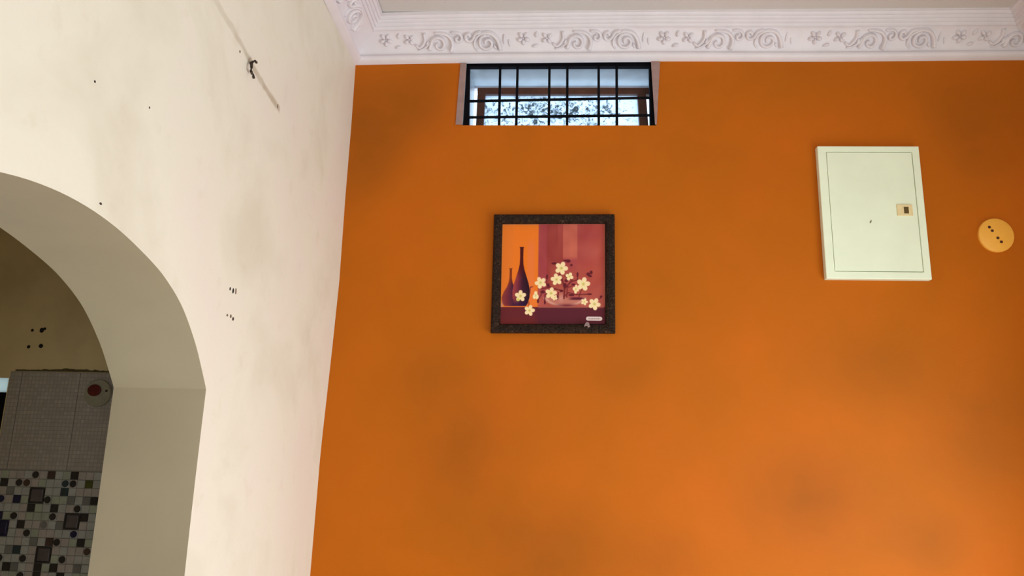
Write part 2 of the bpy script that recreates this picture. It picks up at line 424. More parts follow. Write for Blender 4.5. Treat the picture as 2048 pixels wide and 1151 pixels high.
q = [onY(951, 262, YW), onY(1298, 262, YW)]
mesh_obj('frame_rail', *box(q[0].x, q[1].x, YW, YW+.035, 2.762, q[0].z), M_WOOD, w1)
def patterned_glass():
    s = NT('patterned_glass'); t = s.t
    t.nodes.remove(s.b)
    tr = s.n('ShaderNodeBsdfTransparent'); tl = s.n('ShaderNodeBsdfTranslucent'); df = s.n('ShaderNodeBsdfDiffuse')
    tr.inputs[0].default_value = (.85, .93, 1, 1); tl.inputs[0].default_value = (.9, .95, 1, 1); df.inputs[0].default_value = lin((80, 100, 112))
    m1 = s.n('ShaderNodeMixShader'); m1.inputs[0].default_value = 0.6; s.l(tr.outputs[0], m1.inputs[1]); s.l(tl.outputs[0], m1.inputs[2])
    f = s.noise(46, 4, 0.62, dist=1.8)
    zone = s.blob((.0, YW, onY(1100, 222, YW).z), (.52, 1, .12))
    th = s.math('SUBTRACT', s.math('ADD', f, s.math('MULTIPLY', zone, 0.17)), 0.635)
    fac = s.math('MULTIPLY', th, 14, True)
    f3 = s.math('MULTIPLY', fac, 0.85)
    m2 = s.n('ShaderNodeMixShader'); s.l(f3, m2.inputs[0]); s.l(m1.outputs[0], m2.inputs[1]); s.l(df.outputs[0], m2.inputs[2])
    s.l(m2.outputs[0], s.out.inputs['Surface']); return s.m
M_PGLASS = patterned_glass()
g = [onY(966, 186, YW), onY(1280, 186, YW)]
mesh_obj('pane', *box(g[0].x, g[1].x, YW+.014, YW+.018, 2.765, g[0].z), M_PGLASS, w1)
# little awning slab outside, above the opening
mesh_obj('lintel', *box(win[3].x-.1, win[2].x+.1, DY+.22, DY+.24, 3.012, 3.05), M_PLASTER, w1)

YG = DY+.018
gp = onY(1117, 250, YG)
gr = thing('window_grille', 'black iron grille of square bars across the small high window', 'grille', (gp.x, YG, 2.757))
bevel(rail((932, 124), (1303, 123), (1303, 132), (932, 133), YG, YG+.022, 'frame_bar', M_BLACK, gr), .001)
bevel(rail((933, 133), (939.5, 133), (938, 252), (924.5, 252), YG, YG+.022, 'frame_bar', M_BLACK, gr), .001)
bevel(rail((1298.5, 132), (1302.5, 132), (1311.5, 252), (1300.5, 252), YG, YG+.022, 'frame_bar', M_BLACK, gr), .001)
for xt, xb in ((1000.3, 998), (1035.2, 1032.3), (1099, 1097.6), (1134.8, 1134.2), (1197.4, 1197.6), (1233.4, 1234)):
    bevel(rail((xt-2.4, 130), (xt+2.4, 130), (xb+2.6, 254), (xb-2.6, 254), YG+.003, YG+.011, 'bar', M_BLACK, gr), .0008)
for yl, yr in ((201.5, 194.5), (233.8, 229.5)):
    bevel(rail((935, yl-2.1), (1304, yr-2.1), (1304, yr+2.1), (935, yl+2.1), YG-.004, YG+.003, 'bar', M_BLACK, gr), .0008)

# ------------------------------------------------------------------ framed flower picture
YP = DY-.024
fo = [onY(988, 427.5, YP), onY(1229.5, 427, YP), onY(1231, 665, YP), onY(981, 664, YP)]
fi = [onY(1004.5, 445.5, YP), onY(1210.5, 445, YP), onY(1211, 646, YP), onY(1000, 646, YP)]
pc = (fo[2]+fo[3])/2
pic = thing('framed_picture', 'square dark brown framed print of vases and white flowers on orange wall', 'picture', (pc.x, DY, pc.z))
def frame_mat():
    s = NT('rough_dark_frame')
    v = s.n('ShaderNodeTexVoronoi'); v.inputs['Scale'].default_value = 150; s.l(s.co, v.inputs['Vector'])
    f = s.noise(110, 5, 0.7, dist=1.5)
    s.color(s.ramp(f, [(0.35, lin((20, 9, 4))), (0.55, lin((46, 26, 15))), (0.74, lin((98, 74, 48)))]))
    s.set(0.55, 0, .2); s.bump(s.math('ADD', f, v.outputs['Distance']), 0.9, 0.004); return s.m
M_FRAME = frame_mat()
def lerp(a, b, t): return a+(b-a)*t
for i in range(4):
    j = (i+1) % 4
    V = []
    for (A, B) in ((fo[i], fi[i]), (fo[j], fi[j])):
        V += [Vector((A.x, DY-.001, A.z)), Vector((A.x, YP+.004, A.z)), lerp(A, B, .22)+Vector((0, -.001, 0)), lerp(A, B, .6)+Vector((0, .001, 0)), lerp(A, B, .85)+Vector((0, .004, 0)), B+Vector((0, .012, 0)), Vector((B.x, DY-.001, B.z))]
    F = [(k, k+1, k+8, k+7) for k in range(6)]+[(6, 0, 7, 13), tuple(range(6, -1, -1)), tuple(range(7, 14))]
    bevel(mesh_obj('frame_side', V, F, M_FRAME, pic), .0012, 2, 25)

# the print: a flat sheet whose ink is computed point by point (plain colours and soft gradients)
def make_print():
    NX, NY = 330, 320
    X, Y = np.meshgrid(np.linspace(15, 1165, NX), np.linspace(20, 1125, NY))
    img = np.zeros((NY, NX, 3))
    rng = np.random.RandomState(3)
    def ss(a, b, v): t = np.clip((v-a)/(b-a), 0, 1); return t*t*(3-2*t)
    def put(mask, c):
        c = np.array(c, float)
        img[:] = img*(1-mask[..., None])+c*mask[..., None]
    def band(x0, x1, s=8): return ss(x0-s, x0+s, X)*(1-ss(x1-s, x1+s, X))
    def wob(sx, sy, ph): return .5+.5*np.sin(X/sx+ph+1.5*np.sin(Y/sy+ph*2))*np.sin(Y/(sy*.8)-ph+np.sin(X/sx*.7))
    put(np.ones_like(X), (240, 122, 36))
    put(band(60, 150, 20)*.35, (226, 122, 52)); put(band(310, 385, 15)*.55*ss(150, 300, Y), (238, 122, 74)); put(ss(60, 30, Y)*.6, (222, 130, 70))
    put(band(428, 1300), (166, 66, 72)); put(band(520, 700, 10)*.8, (150, 56, 50)); put(band(640, 700, 8)*ss(420, 60, Y)*.6, (176, 80, 74))
    put(band(850, 1300, 10), (172, 70, 66)); put(ss(850, 1130, X)*.55, (188, 76, 60))
    put(ss(430, 560, Y)*band(560, 1300, 60)*.6, (184, 84, 68)); put(ss(600, 900, Y)*band(430, 1300)*.5, (184, 96, 84))
    put(band(696, 852, 7)*ss(440, 380, Y), (204, 104, 84)); put(band(700, 770, 12)*ss(420, 340, Y)*.4, (190, 94, 84))
    put(np.exp(-(((X-1000)/110)**2+((Y-330)/90)**2))*.5, (202, 108, 96)); put(np.exp(-(((X-1000)/150)**2+((Y-150)/60)**2))*.4, (156, 62, 70))
    put(band(430, 1300)*wob(60, 70, 1.0)*.18, (140, 48, 46)); put(band(430, 1300)*wob(38, 90, 2.3)*.14, (210, 120, 100))
    put(np.exp(-(((X-370)/70)**2+((Y-890)/55)**2))*.8, (240, 124, 50))
    put(ss(926, 938, Y), (104, 36, 42)); put(ss(930, 940, Y)*band(400, 1300, 10)*.7, (88, 32, 46)); put(ss(1000, 1110, Y)*band(-50, 430)*.5, (120, 40, 34))
    def rev(cx_, prof_, colf):
        ysp = [p[0] for p in prof_]; ws = [p[1] for p in prof_]
        w = np.interp(Y, ysp, ws, left=-50, right=-50)
        mk = ss(-4, 4, w-np.abs(X-cx_))*ss(ysp[0]-4, ysp[0]+4, Y)*(1-ss(ysp[-1]-5, ysp[-1]+5, Y))
        t = np.clip((X-cx_)/np.maximum(w, 5), -1, 1)
        c = colf(t, Y); img[:] = img*(1-mk[..., None])+c*mk[..., None]
    def grad(stops, t):
        xs = [s_[0] for s_ in stops]; return np.stack([np.interp(t, xs, [s_[1][k] for s_ in stops]) for k in range(3)], -1)
    def small(t, Y_):
        a = grad([(-1, (150, 60, 52)), (-.3, (116, 42, 56)), (.5, (70, 30, 58)), (1, (60, 26, 46))], t)
        b = np.array((132, 52, 22.)); k = (1-ss(620, 720, Y_))[..., None]; return a*(1-k)+b*k
    def tall(t, Y_):
        a = grad([(-1, (168, 66, 62)), (-.4, (120, 44, 60)), (.2, (64, 24, 42)), (1, (40, 16, 30))], t)
        b = np.array((78, 18, 22.)); k = (1-ss(480, 640, Y_))[..., None]; c = a*(1-k)+b*k
        d = np.array((44, 18, 62.)); k = (ss(820, 925, Y_)*.8)[..., None]; return c*(1-k)+d*k
    rev(130, [(515, 20), (528, 12), (620, 13), (670, 22), (720, 42), (770, 72), (830, 94), (890, 88), (922, 60)], small)
    rev(246, [(283, 24), (300, 18), (400, 17), (470, 20), (530, 32), (600, 54), (680, 80), (760, 94), (830, 92), (890, 74), (922, 54)], tall)
    put(ss(-2, 6, 22-np.abs(X-32))*ss(840, 930, Y)*(1-ss(926, 936, Y))*.8, (206, 150, 130))
    # bowl
    d = ((X-720)/235)**2+((Y-815)/115)**2
    bowl = ss(1.03, .97, d)*ss(822, 834, Y)*(1-ss(926, 934, Y)); put(bowl*.85, (196, 122, 104))
    put(bowl*np.exp(-((d-.78)/.14)**2)*.9, (222, 160, 140)); put(bowl*np.exp(-(((X-740)/120)**2+((Y-915)/16)**2)), (120, 48, 54))
    put(np.exp(-(((X-850)/80)**4+((Y-842)/15)**4)), (92, 26, 44)); put(np.exp(-(((X-680)/28)**2+((Y-830)/50)**2))*.8, (212, 146, 130))
    put(ss(926, 932, Y)*(1-ss(938, 944, Y))*band(430, 1140)*.5, (200, 120, 96))
    def seg(pts, w, c, a=1):
        for (x0, y0), (x1, y1) in zip(pts, pts[1:]):
            vx, vy = x1-x0, y1-y0; t = np.clip(((X-x0)*vx+(Y-y0)*vy)/(vx*vx+vy*vy), 0, 1)
            put(ss(w+3, w-3, np.hypot(X-x0-t*vx, Y-y0-t*vy))*a, c)
    B = (112, 38, 40)
    for pts, w in (([(710, 840), (716, 740), (690, 640), (660, 580)], 9), ([(716, 740), (790, 660), (860, 640), (930, 690)], 6), ([(710, 820), (760, 780), (850, 800), (990, 795)], 6),
                   ([(700, 760), (620, 740), (540, 720), (470, 740)], 7), ([(600, 740), (520, 690), (525, 610)], 6), ([(500, 890), (505, 800), (560, 760)], 6), ([(470, 790), (430, 860)], 6),
                   ([(780, 640), (720, 600)], 7), ([(640, 470), (590, 465)], 8), ([(855, 640), (855, 570)], 6), ([(340, 790), (345, 720), (370, 715)], 5), ([(870, 830), (900, 740)], 5),
                   ([(1040, 870), (1100, 840), (1112, 810)], 5), ([(640, 850), (650, 780)], 7), ([(740, 830), (745, 700), (800, 640)], 6), ([(700, 700), (760, 720), (820, 700)], 5)): seg(pts, w, B, .85)
    def leaf(x, y, rx, ry, c=(98, 28, 40), a=.95): put(ss(1.25, .8, np.sqrt(((X-x)/rx)**2+((Y-y)/ry)**2))*a, c)
    for l_ in ((752, 438, 26, 17), (788, 482, 13, 13), (604, 464, 32, 12), (722, 432, 22, 9), (970, 580, 20, 18), (1002, 562, 16, 20), (992, 602, 20, 12), (855, 585, 11, 26), (525, 608, 11, 26), (720, 700, 18, 26),
               (735, 650, 20, 16), (480, 770, 26, 16), (505, 880, 10, 24), (790, 805, 32, 12), (985, 795, 26, 9), (430, 870, 12, 20), (680, 760, 18, 14), (540, 700, 14, 22), (750, 585, 20, 12), (640, 830, 12, 22), (810, 690, 22, 10), (1108, 822, 14, 12)): leaf(*l_)
    leaf(330, 895, 10, 26, (150, 60, 30), .6)
    def flower(x, y, r, a0, n=5, sx=1.0):
        dx, dy = (X-x)/sx, Y-y; th = np.arctan2(dy, dx)-a0; rr = np.hypot(dx, dy)
        edge = r*(.50+.50*np.abs(np.cos(n*th/2))**.75); mk = ss(5, -4, rr-edge)
        put(mk, (252, 226, 172)); put(mk*ss(edge*.55, edge, rr)*.5*(.5+.5*np.sin(th+1)), (244, 190, 160))
        put(mk*np.exp(-(rr/(r*.2))**2)*.85, (196, 176, 74)); put(mk*np.exp(-((np.cos(n*th/2+math.pi/2))/.13)**2)*ss(r*.7, r*.2, rr)*.25, (214, 180, 110))
    for f in ((680, 515, 72, -1.2), (628, 637, 64, -1.75), (456, 672, 64, -2.0), (570, 785, 64, -1.4), (240, 814, 62, -1.55), (340, 968, 58, -1.3), (918, 687, 74, -1.35), (1038, 900, 66, -1.1)): flower(*f)
    for f in ((768, 605, 44, .4, 4, 1.0), (405, 810, 48, -1.57, 3, .7), (838, 742, 48, -1.4, 4, .72), (930, 876, 38, -1.2, 5, 1.0), (612, 832, 30, .5, 4, 1.0)): flower(*f)
    put(np.exp(-(((X-215)/16)**2+((Y-855)/16)**2))*.8, (200, 200, 60))
    # pale edge of the sheet
    put(ss(50, 24, X)*.35*(1-ss(800, 900, Y)), (222, 160, 110)); put(ss(1128, 1152, X)*.4*(1-ss(850, 930, Y)), (206, 130, 100)); put(ss(44, 28, Y)*.5, (214, 130, 110))
    srgb = np.clip(img/255, 0, 1); c = np.where(srgb <= .04045, srgb/12.92, ((srgb+.055)/1.055)**2.4)
    # sheet geometry inside the frame opening
    yy = YP+.016
    q = [onY(1000+X[0, 0]/5.482-2, 440+Y[0, 0]/5.482-2, yy)]
    P = [onY(1000+X[j, i]/5.482, 440+Y[j, i]/5.482, yy) for j, i in ((0, 0), (0, -1), (-1, -1), (-1, 0))]
    P = [Vector((fi[0].x-.004, yy, fi[0].z+.004)), Vector((fi[1].x+.004, yy, fi[1].z+.004)), Vector((fi[2].x+.004, yy, fi[2].z-.004)), Vector((fi[3].x-.004, yy, fi[3].z-.004))]
    verts = []
    for j in range(NY):
        a, b = lerp(P[0], P[3], j/(NY-1)), lerp(P[1], P[2], j/(NY-1))
        for i in range(NX): verts.append(lerp(a, b, i/(NX-1)))
    faces = [(j*NX+i, j*NX+i+1, (j+1)*NX+i+1, (j+1)*NX+i) for j in range(NY-1) for i in range(NX-1)]
    s = NT('printed_paper'); at = s.n('ShaderNodeAttribute'); at.attribute_name = 'ink'; s.color(at.outputs['Color']); s.set(.5, 0, .12)
    o = mesh_obj('print_sheet', verts, faces, s.m, pic)
    ca = o.data.color_attributes.new('ink', 'FLOAT_COLOR', 'POINT')
    ca.data.foreach_set('color', np.concatenate([c.reshape(-1, 3), np.ones((NX*NY, 1))], 1).astype(np.float32).ravel())
make_print()
# maker's sticker at the lower right corner, with an unreadable line of print, and the small pale emblem under it
ys_ = YP+.0145
a, b = onY(1172, 632.6, ys_), onY(1204.6, 641, ys_)
def pill(x0, x1, z0, z1, y0, y1, n=8):
    r = (z1-z0)/2; pts = []
    for s_, c0 in ((1, x1-r), (-1, x0+r)):
        for k in range(n+1):
            t = -math.pi/2+math.pi*k/n; pts.append((c0+s_*r*math.cos(t), y0, (z0+z1)/2+s_*r*math.sin(t)))
    return prism(pts, [(x, y1, z) for x, y, z in pts])
M_STICK = plain('pale_sticker', (226, 200, 194), .5, var=.05, scale=300)
M_STTXT = plain('sticker_print', (120, 92, 90), .6, var=.1, scale=300)
st = mesh_obj('sticker', *pill(a.x, b.x, b.z, a.z, ys_, ys_+.001), M_STICK, pic)
st['label'] = 'pale rounded sticker with one tiny line of print'
parts = []; xx = a.x+.008
while xx < b.x-.008:
    w_ = random.choice((.0014, .0022, .003)); h_ = random.choice((.0022, .003))
    parts.append(box(xx, xx+w_, ys_-.0003, ys_, (a.z+b.z)/2-.0016, (a.z+b.z)/2-.0016+h_)); xx += w_+.001
mesh_obj('sticker_lettering', *join(*parts), M_STTXT, st)
ye = YP+.001
e = [onY(x, y, ye-.003) for x, y in ((1173.5, 643), (1178, 645), (1180, 653), (1176, 654.5), (1174.5, 651), (1168, 652.5), (1170, 647))]
em = mesh_obj('emblem', *prism(e, [(p.x, ye+.008, p.z) for p in e]), plain('pale_emblem', (140, 112, 110), .5, var=.1, scale=200), pic)
em['label'] = 'tiny pale triangular emblem under the sticker'

# ------------------------------------------------------------------ pale green distribution box
YX = DY-.024
A, B, C_, D_ = onY(1637.5, 290.5, YX), onY(1840, 293.5, YX), onY(1862, 558, YX), onY(1650, 557, YX)
x0, x1, z0, z1 = (A.x+D_.x)/2, (B.x+C_.x)/2, (C_.z+D_.z)/2, (A.z+B.z)/2
bx_ = thing('distribution_box', 'pale green metal distribution box with hinged door high on orange wall', 'electrical box', ((x0+x1)/2, DY, z0))
da, db = onY(1652.5, 303, YX), onY(1846, 543.5, YX)
dx0, dx1, dz0, dz1 = da.x, (onY(1826, 303, YX).x+db.x)/2, db.z, da.z
body = []
for (a0, b0, c0, d0) in ((x0, x1, dz1, z1), (x0, x1, z0, dz0), (x0, dx0, dz0, dz1), (dx1, x1, dz0, dz1)): body.append(box(a0, b0, YX, DY, c0, d0))
# one clean ring for the casing
O_ = [(x0, z0), (x1, z0), (x1, z1), (x0, z1)]; I_ = [(dx0, dz0), (dx1, dz0), (dx1, dz1), (dx0, dz1)]
V = [(x, YX, z) for x, z in O_+I_]+[(x, DY, z) for x, z in O_]+[(x, YX+.012, z) for x, z in I_]
F = []
for i in range(4):
    j = (i+1) % 4; F += [(i, j, 4+j, 4+i), (i, 8+i, 8+j, j), (4+i, 4+j, 12+j, 12+i)]
F.append((8, 9, 10, 11)); F.append((12, 15, 14, 13))
cs = mesh_obj('casing', V, F, M_BOX, bx_); cs.data.materials.append(M_BOXGAP); bevel(cs, .0025, 3)
for p in cs.data.polygons:
    if p.center.y+0 > YX-DY+.006 and abs(p.normal.y) < .5 and abs(p.center.x) < (x1-x0)/2-.002 and .002 < p.center.z < z1-z0-.002: p.material_index = 1
    if abs(p.center.y-(YX+.012-DY)) < .001 and abs(p.normal.y) > .9: p.material_index = 1
gp_ = .0014
dr = mesh_obj('door', *box(dx0+gp_*.6, dx1-gp_*1.6, YX-.0004, YX+.011, dz0+gp_*1.2, dz1-gp_*1.6), M_BOX, bx_); bevel(dr, .0012, 2)
la, lb = onY(1792.5, 409, YX), onY(1825.5, 431.5, YX)
lt = mesh_obj('latch', *box(la.x, lb.x, YX-.0045, YX, lb.z, la.z), M_LATCH, dr); bevel(lt, .0012, 2)
ha, hb = onY(1806, 414, YX), onY(1817, 427.5, YX)
hz = mesh_obj('latch_recess', *box(ha.x, hb.x, YX-.0050, YX-.003, hb.z, ha.z), M_LHOLE, dr); bevel(hz, .0008)
dp = onY(1740.5, 442, YX)
mesh_obj('chip', [(dp.x-.003, YX-.0009, dp.z-.006), (dp.x+.001, YX-.0009, dp.z-.007), (dp.x+.0045, YX-.0009, dp.z+.001), (dp.x+.003, YX-.0009, dp.z+.005), (dp.x-.001, YX-.0009, dp.z-.001)], [(0, 1, 2, 3, 4)], plain('chipped_paint', (110, 108, 70), .7), dr)

# ------------------------------------------------------------------ round junction cover
YJ = DY-.009
c = onY(1993.5, 469.5, YJ); rx_ = (onY(2029.5, 470, YJ).x-onY(1958, 470, YJ).x)/2; rz_ = (onY(1993, 435.8, YJ).z-onY(1993, 503.2, YJ).z)/2
jc = thing('junction_cover', 'round bright orange junction cover with four screw holes beside the box', 'junction cover', (c.x, DY, c.z-rz_))
V, F = [], []; n = 56
rings = [(1.0, DY), (1.0, YJ+.004), (.985, YJ+.0012), (.95, YJ), (.0, YJ-.0006)]
for rr, y in rings[:-1]:
    for k in range(n): t = 2*math.pi*k/n; V.append((c.x+rx_*rr*math.cos(t), y, c.z+rz_*rr*math.sin(t)))
for r_ in range(3):
    for k in range(n): F.append((r_*n+k, r_*n+(k+1) % n, (r_+1)*n+(k+1) % n, (r_+1)*n+k))
F.append(tuple(3*n+k for k in range(n))); F.append(tuple(range(n-1, -1, -1)))
o = mesh_obj('plate', V, F, M_COVER, jc, smooth=True); o.data.set_sharp_from_angle(angle=math.radians(50))
for px, py in ((1978.7, 454), (1984.5, 461), (1995.7, 475.4), (2002.7, 483.3)):
    h = onY(px, py, YJ); mesh_obj('screw_hole', *disc(h.x, h.z, .0048, YJ-.0008, YJ+.001, 14), M_HOLEBR, jc)

# ------------------------------------------------------------------ left wall: hook, broken plugs, pin holes
hk = onX(507, 140, XL)
hook = thing('wall_hook', 'small dark bent metal hook stuck in the cream wall, high above the arch', 'hook', (XL, hk.y, hk.z))
def pipe(pts, r, K=8):
    V, F = [], []; P = [Vector(p) for p in pts]; n = len(P)
    for i, p in enumerate(P):
        t = (P[min(n-1, i+1)]-P[max(0, i-1)]).normalized(); a = t.orthogonal().normalized(); b = t.cross(a)
        for k in range(K): w = 2*math.pi*k/K; V.append(p+a*(r*math.cos(w))+b*(r*math.sin(w)))
    for i in range(n-1):
        for k in range(K): F.append((i*K+k, i*K+(k+1) % K, (i+1)*K+(k+1) % K, (i+1)*K+k))
    F.append(tuple(range(K))); F.append(tuple((n-1)*K+k for k in range(K-1, -1, -1)))
    return V, F
def LX(px, py, dx=0): return onX(px, py, XL+dx)
mesh_obj('shank', *pipe([LX(501, 126, -.004), LX(503, 126, .008), LX(503, 134, .012), LX(502, 142, .012), LX(504, 147, .008)], .0035), M_METAL, hook, True)
mesh_obj('arm', *pipe([LX(502, 127, .006), LX(506, 123, .012), LX(510, 122, .014), LX(513, 125, .012)], .003), M_METAL, hook, True)
mesh_obj('plug', *pipe([LX(505, 147, -.004), LX(507, 152, .002), LX(508, 156, .004)], .0028), M_METAL, hook, True)
M_CHIP = plain('broken_plaster', (120, 96, 74), .9, var=.3, scale=300)
def wall_chip(px, py, w, h, mat, rot=0, par=wall_left, name='chip', X=None):
    P = LX(px, py); V = []; n = 9
    for k in range(n):
        t = 2*math.pi*k/n; r = random.uniform(.75, 1.15)
        a, b = w*r*math.cos(t), h*r*math.sin(t)
        y, z = P.y+a*math.cos(rot)-b*math.sin(rot), P.z+a*math.sin(rot)+b*math.cos(rot)
        V.append((xface(y, z)+.0009, y, z))
    return mesh_obj(name, *prism(V, [(v[0]-.003, v[1], v[2]) for v in V]), mat, par)
for a in ((460, 577, .0035, .0045, M_HOLE), (466, 581, .0045, .0065, M_HOLE), (471.5, 582, .003, .0075, M_CHIP), (454, 630, .004, .003, M_CHIP), (461, 632, .004, .004, M_CHIP), (465.5, 637, .004, .004, M_METAL),
          (187, 163, .0022, .0022, M_METAL), (297, 215, .0018, .0018, M_METAL), (199, 407, .0028, .0022, M_METAL), (556, 212, .003, .006, M_CHIP), (479, 103, .003, .003, M_CHIP)): wall_chip(*a)

# ------------------------------------------------------------------ room behind the arch: tiled wall
zt = onY(120, 744).z                                 # top edge of the tiling
YT = DY-.008
tile_wall = struct(mesh_obj('trim_5', *box(kx1+.006, XL-TH, YT+.004, DY-.0005, 0.0, zt-.004), M_GROUT))
def tile_mat(name, rgb, var=.12):
    s = NT(name); c = lin(rgb)
    f = s.noise(30, 4, .6); lo = tuple(v*(1-var) for v in c[:3])+(1,); hi = tuple(v*(1+var) for v in c[:3])+(1,)
    base = s.ramp(f, [(.3, lo), (.7, hi)])
    s.color(base); s.set(.45, 0, .3)
    return s.m
def linen_tile():
    s = NT('fine_mosaic_glaze')
    br = s.n('ShaderNodeTexBrick'); br.offset = 0.0; br.squash = 1.0
    mp = s.n('ShaderNodeMapping'); mp.inputs['Rotation'].default_value = (math.radians(90), 0, 0); s.l(s.co, mp.inputs['Vector']); s.l(mp.outputs[0], br.inputs['Vector'])
    br.inputs['Scale'].default_value = 1; br.inputs['Brick Width'].default_value = .0125; br.inputs['Row Height'].default_value = .0125
    br.inputs['Mortar Size'].default_value = .0012; br.inputs['Color1'].default_value = lin((204, 192, 180)); br.inputs['Color2'].default_value = lin((176, 168, 160)); br.inputs['Mortar'].default_value = lin((158, 150, 140))
    s.color(s.mix(s.noise(28, 4, .7), br.outputs['Color'], lin((162, 150, 136)))); s.set(.5, 0, .3)
    s.bump(br.outputs['Fac'], -.4, .001); return s.m
M_LINEN = linen_tile()
cs_ = .0257
zm = onY(100, 941).z                                # the mosaic begins here
mx0 = kx1+.008
# tall plain tiles (fine mosaic texture)
jx = onY(149, 850).x; xs = [mx0, jx-.2, jx, jx+.2, jx+.4, XL-TH-.002]; zs = [zm+.002, zt]
xs = [mx0]+[x for x in (jx-.2, jx, jx+.2, jx+.4) if x > mx0+.02]+[XL-TH-.002]
for a, b in zip(xs, xs[1:]):
    if b-a < .01: continue
    t = mesh_obj('wall_tile', *box(a+.0008, b-.0008, YT, YT+.006, zm+.002, zt+random.uniform(-.001, .001)), M_LINEN, tile_wall); bevel(t, .0012, 2)
# ragged mortar line above the tiles
V = []; N_ = 40; xa, xb = kx1+.02, -1.40
for k in range(N_+1):
    x = xa+(xb-xa)*k/N_; V.append((x, DY-.003, zt+.002)); V.append((x, DY-.003, zt+.006+.004*random.random()+.004*math.exp(-((k-20)/7)**2)))
F = [(2*k, 2*k+2, 2*k+3, 2*k+1) for k in range(N_)]
mesh_obj('mortar_line', V, F, plain('dark_mortar', (92, 78, 44), .9, var=.3, scale=100), far_wall)

mosaic_mats = {'a': tile_mat('mosaic_grey', (180, 178, 170)), 'b': tile_mat('mosaic_warm', (182, 170, 160)), 'c': tile_mat('mosaic_greenish', (170, 174, 152)), 'd': tile_mat('mosaic_mid', (126, 124, 118)),
               'k': tile_mat('mosaic_dark', (52, 46, 42)), 'n': tile_mat('mosaic_navy', (36, 32, 66)), 'g': tile_mat('mosaic_moss', (80, 82, 30)), 't': tile_mat('mosaic_teal', (50, 62, 64)), 'r': tile_mat('mosaic_brown', (80, 62, 52)), 'm': tile_mat('mosaic_dull_mauve', (92, 82, 80), .25)}
tz0 = zm
# anchor of the grid: left edge of the first big dark-framed square
fx = onY(60, 976, YT).x
mcache = {}
def piece_mesh(kind, mat, w, h):
    key = (kind, mat, round(w, 4), round(h, 4))
    if key in mcache: return mcache[key]
    d = .005
    if kind == 'round':
        n = 14; pts = [(w/2*math.cos(2*math.pi*i/n), 0, h/2*math.sin(2*math.pi*i/n)) for i in range(n)]
    else:
        pts = [(-w/2, 0, -h/2), (w/2, 0, -h/2), (w/2, 0, h/2), (-w/2, 0, h/2)]
    ins = .9
    F1 = [(x*ins, -.0012, z*ins) for x, y, z in pts]; n = len(pts)
    V = F1+[(x, 0, z) for x, y, z in pts]+[(x, d, z) for x, y, z in pts]
    F = [tuple(range(n))]
    for r_ in range(2): F += [(r_*n+i, (r_+1)*n+i, (r_+1)*n+(i+1) % n, r_*n+(i+1) % n) for i in range(n)]
    me = bpy.data.meshes.new('mosaic_tile'); me.from_pydata(V, [], F); 
    bm = bmesh.new(); bm.from_mesh(me); bmesh.ops.recalc_face_normals(bm, faces=bm.faces)
    bm.to_mesh(me); bm.free(); me.materials.append(mosaic_mats[mat]); mcache[key] = me; return me
def piece(kind, mat, cx_, cz_, w, h, dy=0):
    o = bpy.data.objects.new('mosaic_tile', piece_mesh(kind, mat, w, h)); COL.objects.link(o); o.parent = tile_wall
    o.location = (cx_, YT+dy, cz_)
# dark pieces read off the photograph: (pixel centre x, y, kind, colour, cells wide, cells high)
def Z(x, y): return (x/4.586, 900+y/4.586)
DARK = [((340, 222), 'round', 'k', 1, 1), ((483, 235), 'sq', 'r', 1, 1), ((700, 235), 'sq', 'k', 1, 1), ((190, 300), 'round', 'k', 1, 1), ((262, 300), 'round', 'r', 1, 1), ((610, 305), 'round', 't', 1, 1),
        ((685, 305), 'round', 'k', 1, 1), ((828, 310), 'sq', 'g', 1, 1), ((45, 300), 'sq', 'k', 1, 1), ((345, 418), 'frame', 'k', 2, 2), ((597, 382), 'sq', 't', 1, 1), ((158, 450), 'sq', 'n', 1, 1),
        ((445, 452), 'round', 'k', 1, 1), ((15, 440), 'round', 'n', 1, 1), ((660, 455), 'sq', 'd', 1, 1), ((880, 460), 'sq', 'k', 1, 1), ((808, 460), 'sq', 'd', 1, 1), ((292, 530), 'sq', 'k', 1, 1), ((502, 535), 'sq', 'k', 1, 1),
        ((722, 535), 'round', 'k', 1, 1), ((490, 608), 'round', 'k', 1, 1), ((135, 600), 'round', 'k', 1, 1), ((668, 648), 'frame', 'k', 2, 2), ((10, 590), 'sq', 'n', 1, 1), ((12, 715), 'frame', 'n', 2, 2),
        ((192, 678), 'sq', 'k', 1, 1), ((788, 612), 'sq', 'k', 1, 1), ((550, 680), 'sq', 'd', 1, 1), ((410, 672), 'round', 'd', 1, 1), ((250, 755), 'round', 'k', 1, 1), ((690, 765), 'round', 'n', 1, 1),
        ((450, 830), 'sq', 'r', 1, 1), ((520, 842), 'round', 'k', 1, 1), ((745, 850), 'sq', 'k', 1, 1), ((320, 840), 'sq', 'd', 1, 1), ((400, 955), 'frame', 'k', 2, 2), ((145, 910), 'sq', 't', 1, 1), ((80, 900), 'sq', 'd', 1, 1),
        ((808, 925), 'round', 'r', 1, 1), ((212, 990), 'round', 'k', 1, 1), ((570, 1000), 'round', 'k', 1, 1), ((10, 985), 'round', 'k', 1, 1), ((55, 1065), 'sq', 'k', 1, 1), ((130, 1065), 'sq', 'd', 1, 1),
        ((340, 1075), 'sq', 'k', 1, 1), ((485, 1080), 'sq', 'k', 1, 1), ((715, 1075), 'sq', 'd', 1, 1), ((185, 1140), 'round', 'k', 1, 1), ((335, 1140), 'sq', 'k', 1, 1), ((560, 1145), 'sq', 'k', 1, 1)]
occ = {}
ncol0 = math.floor((mx0-fx)/cs_); 
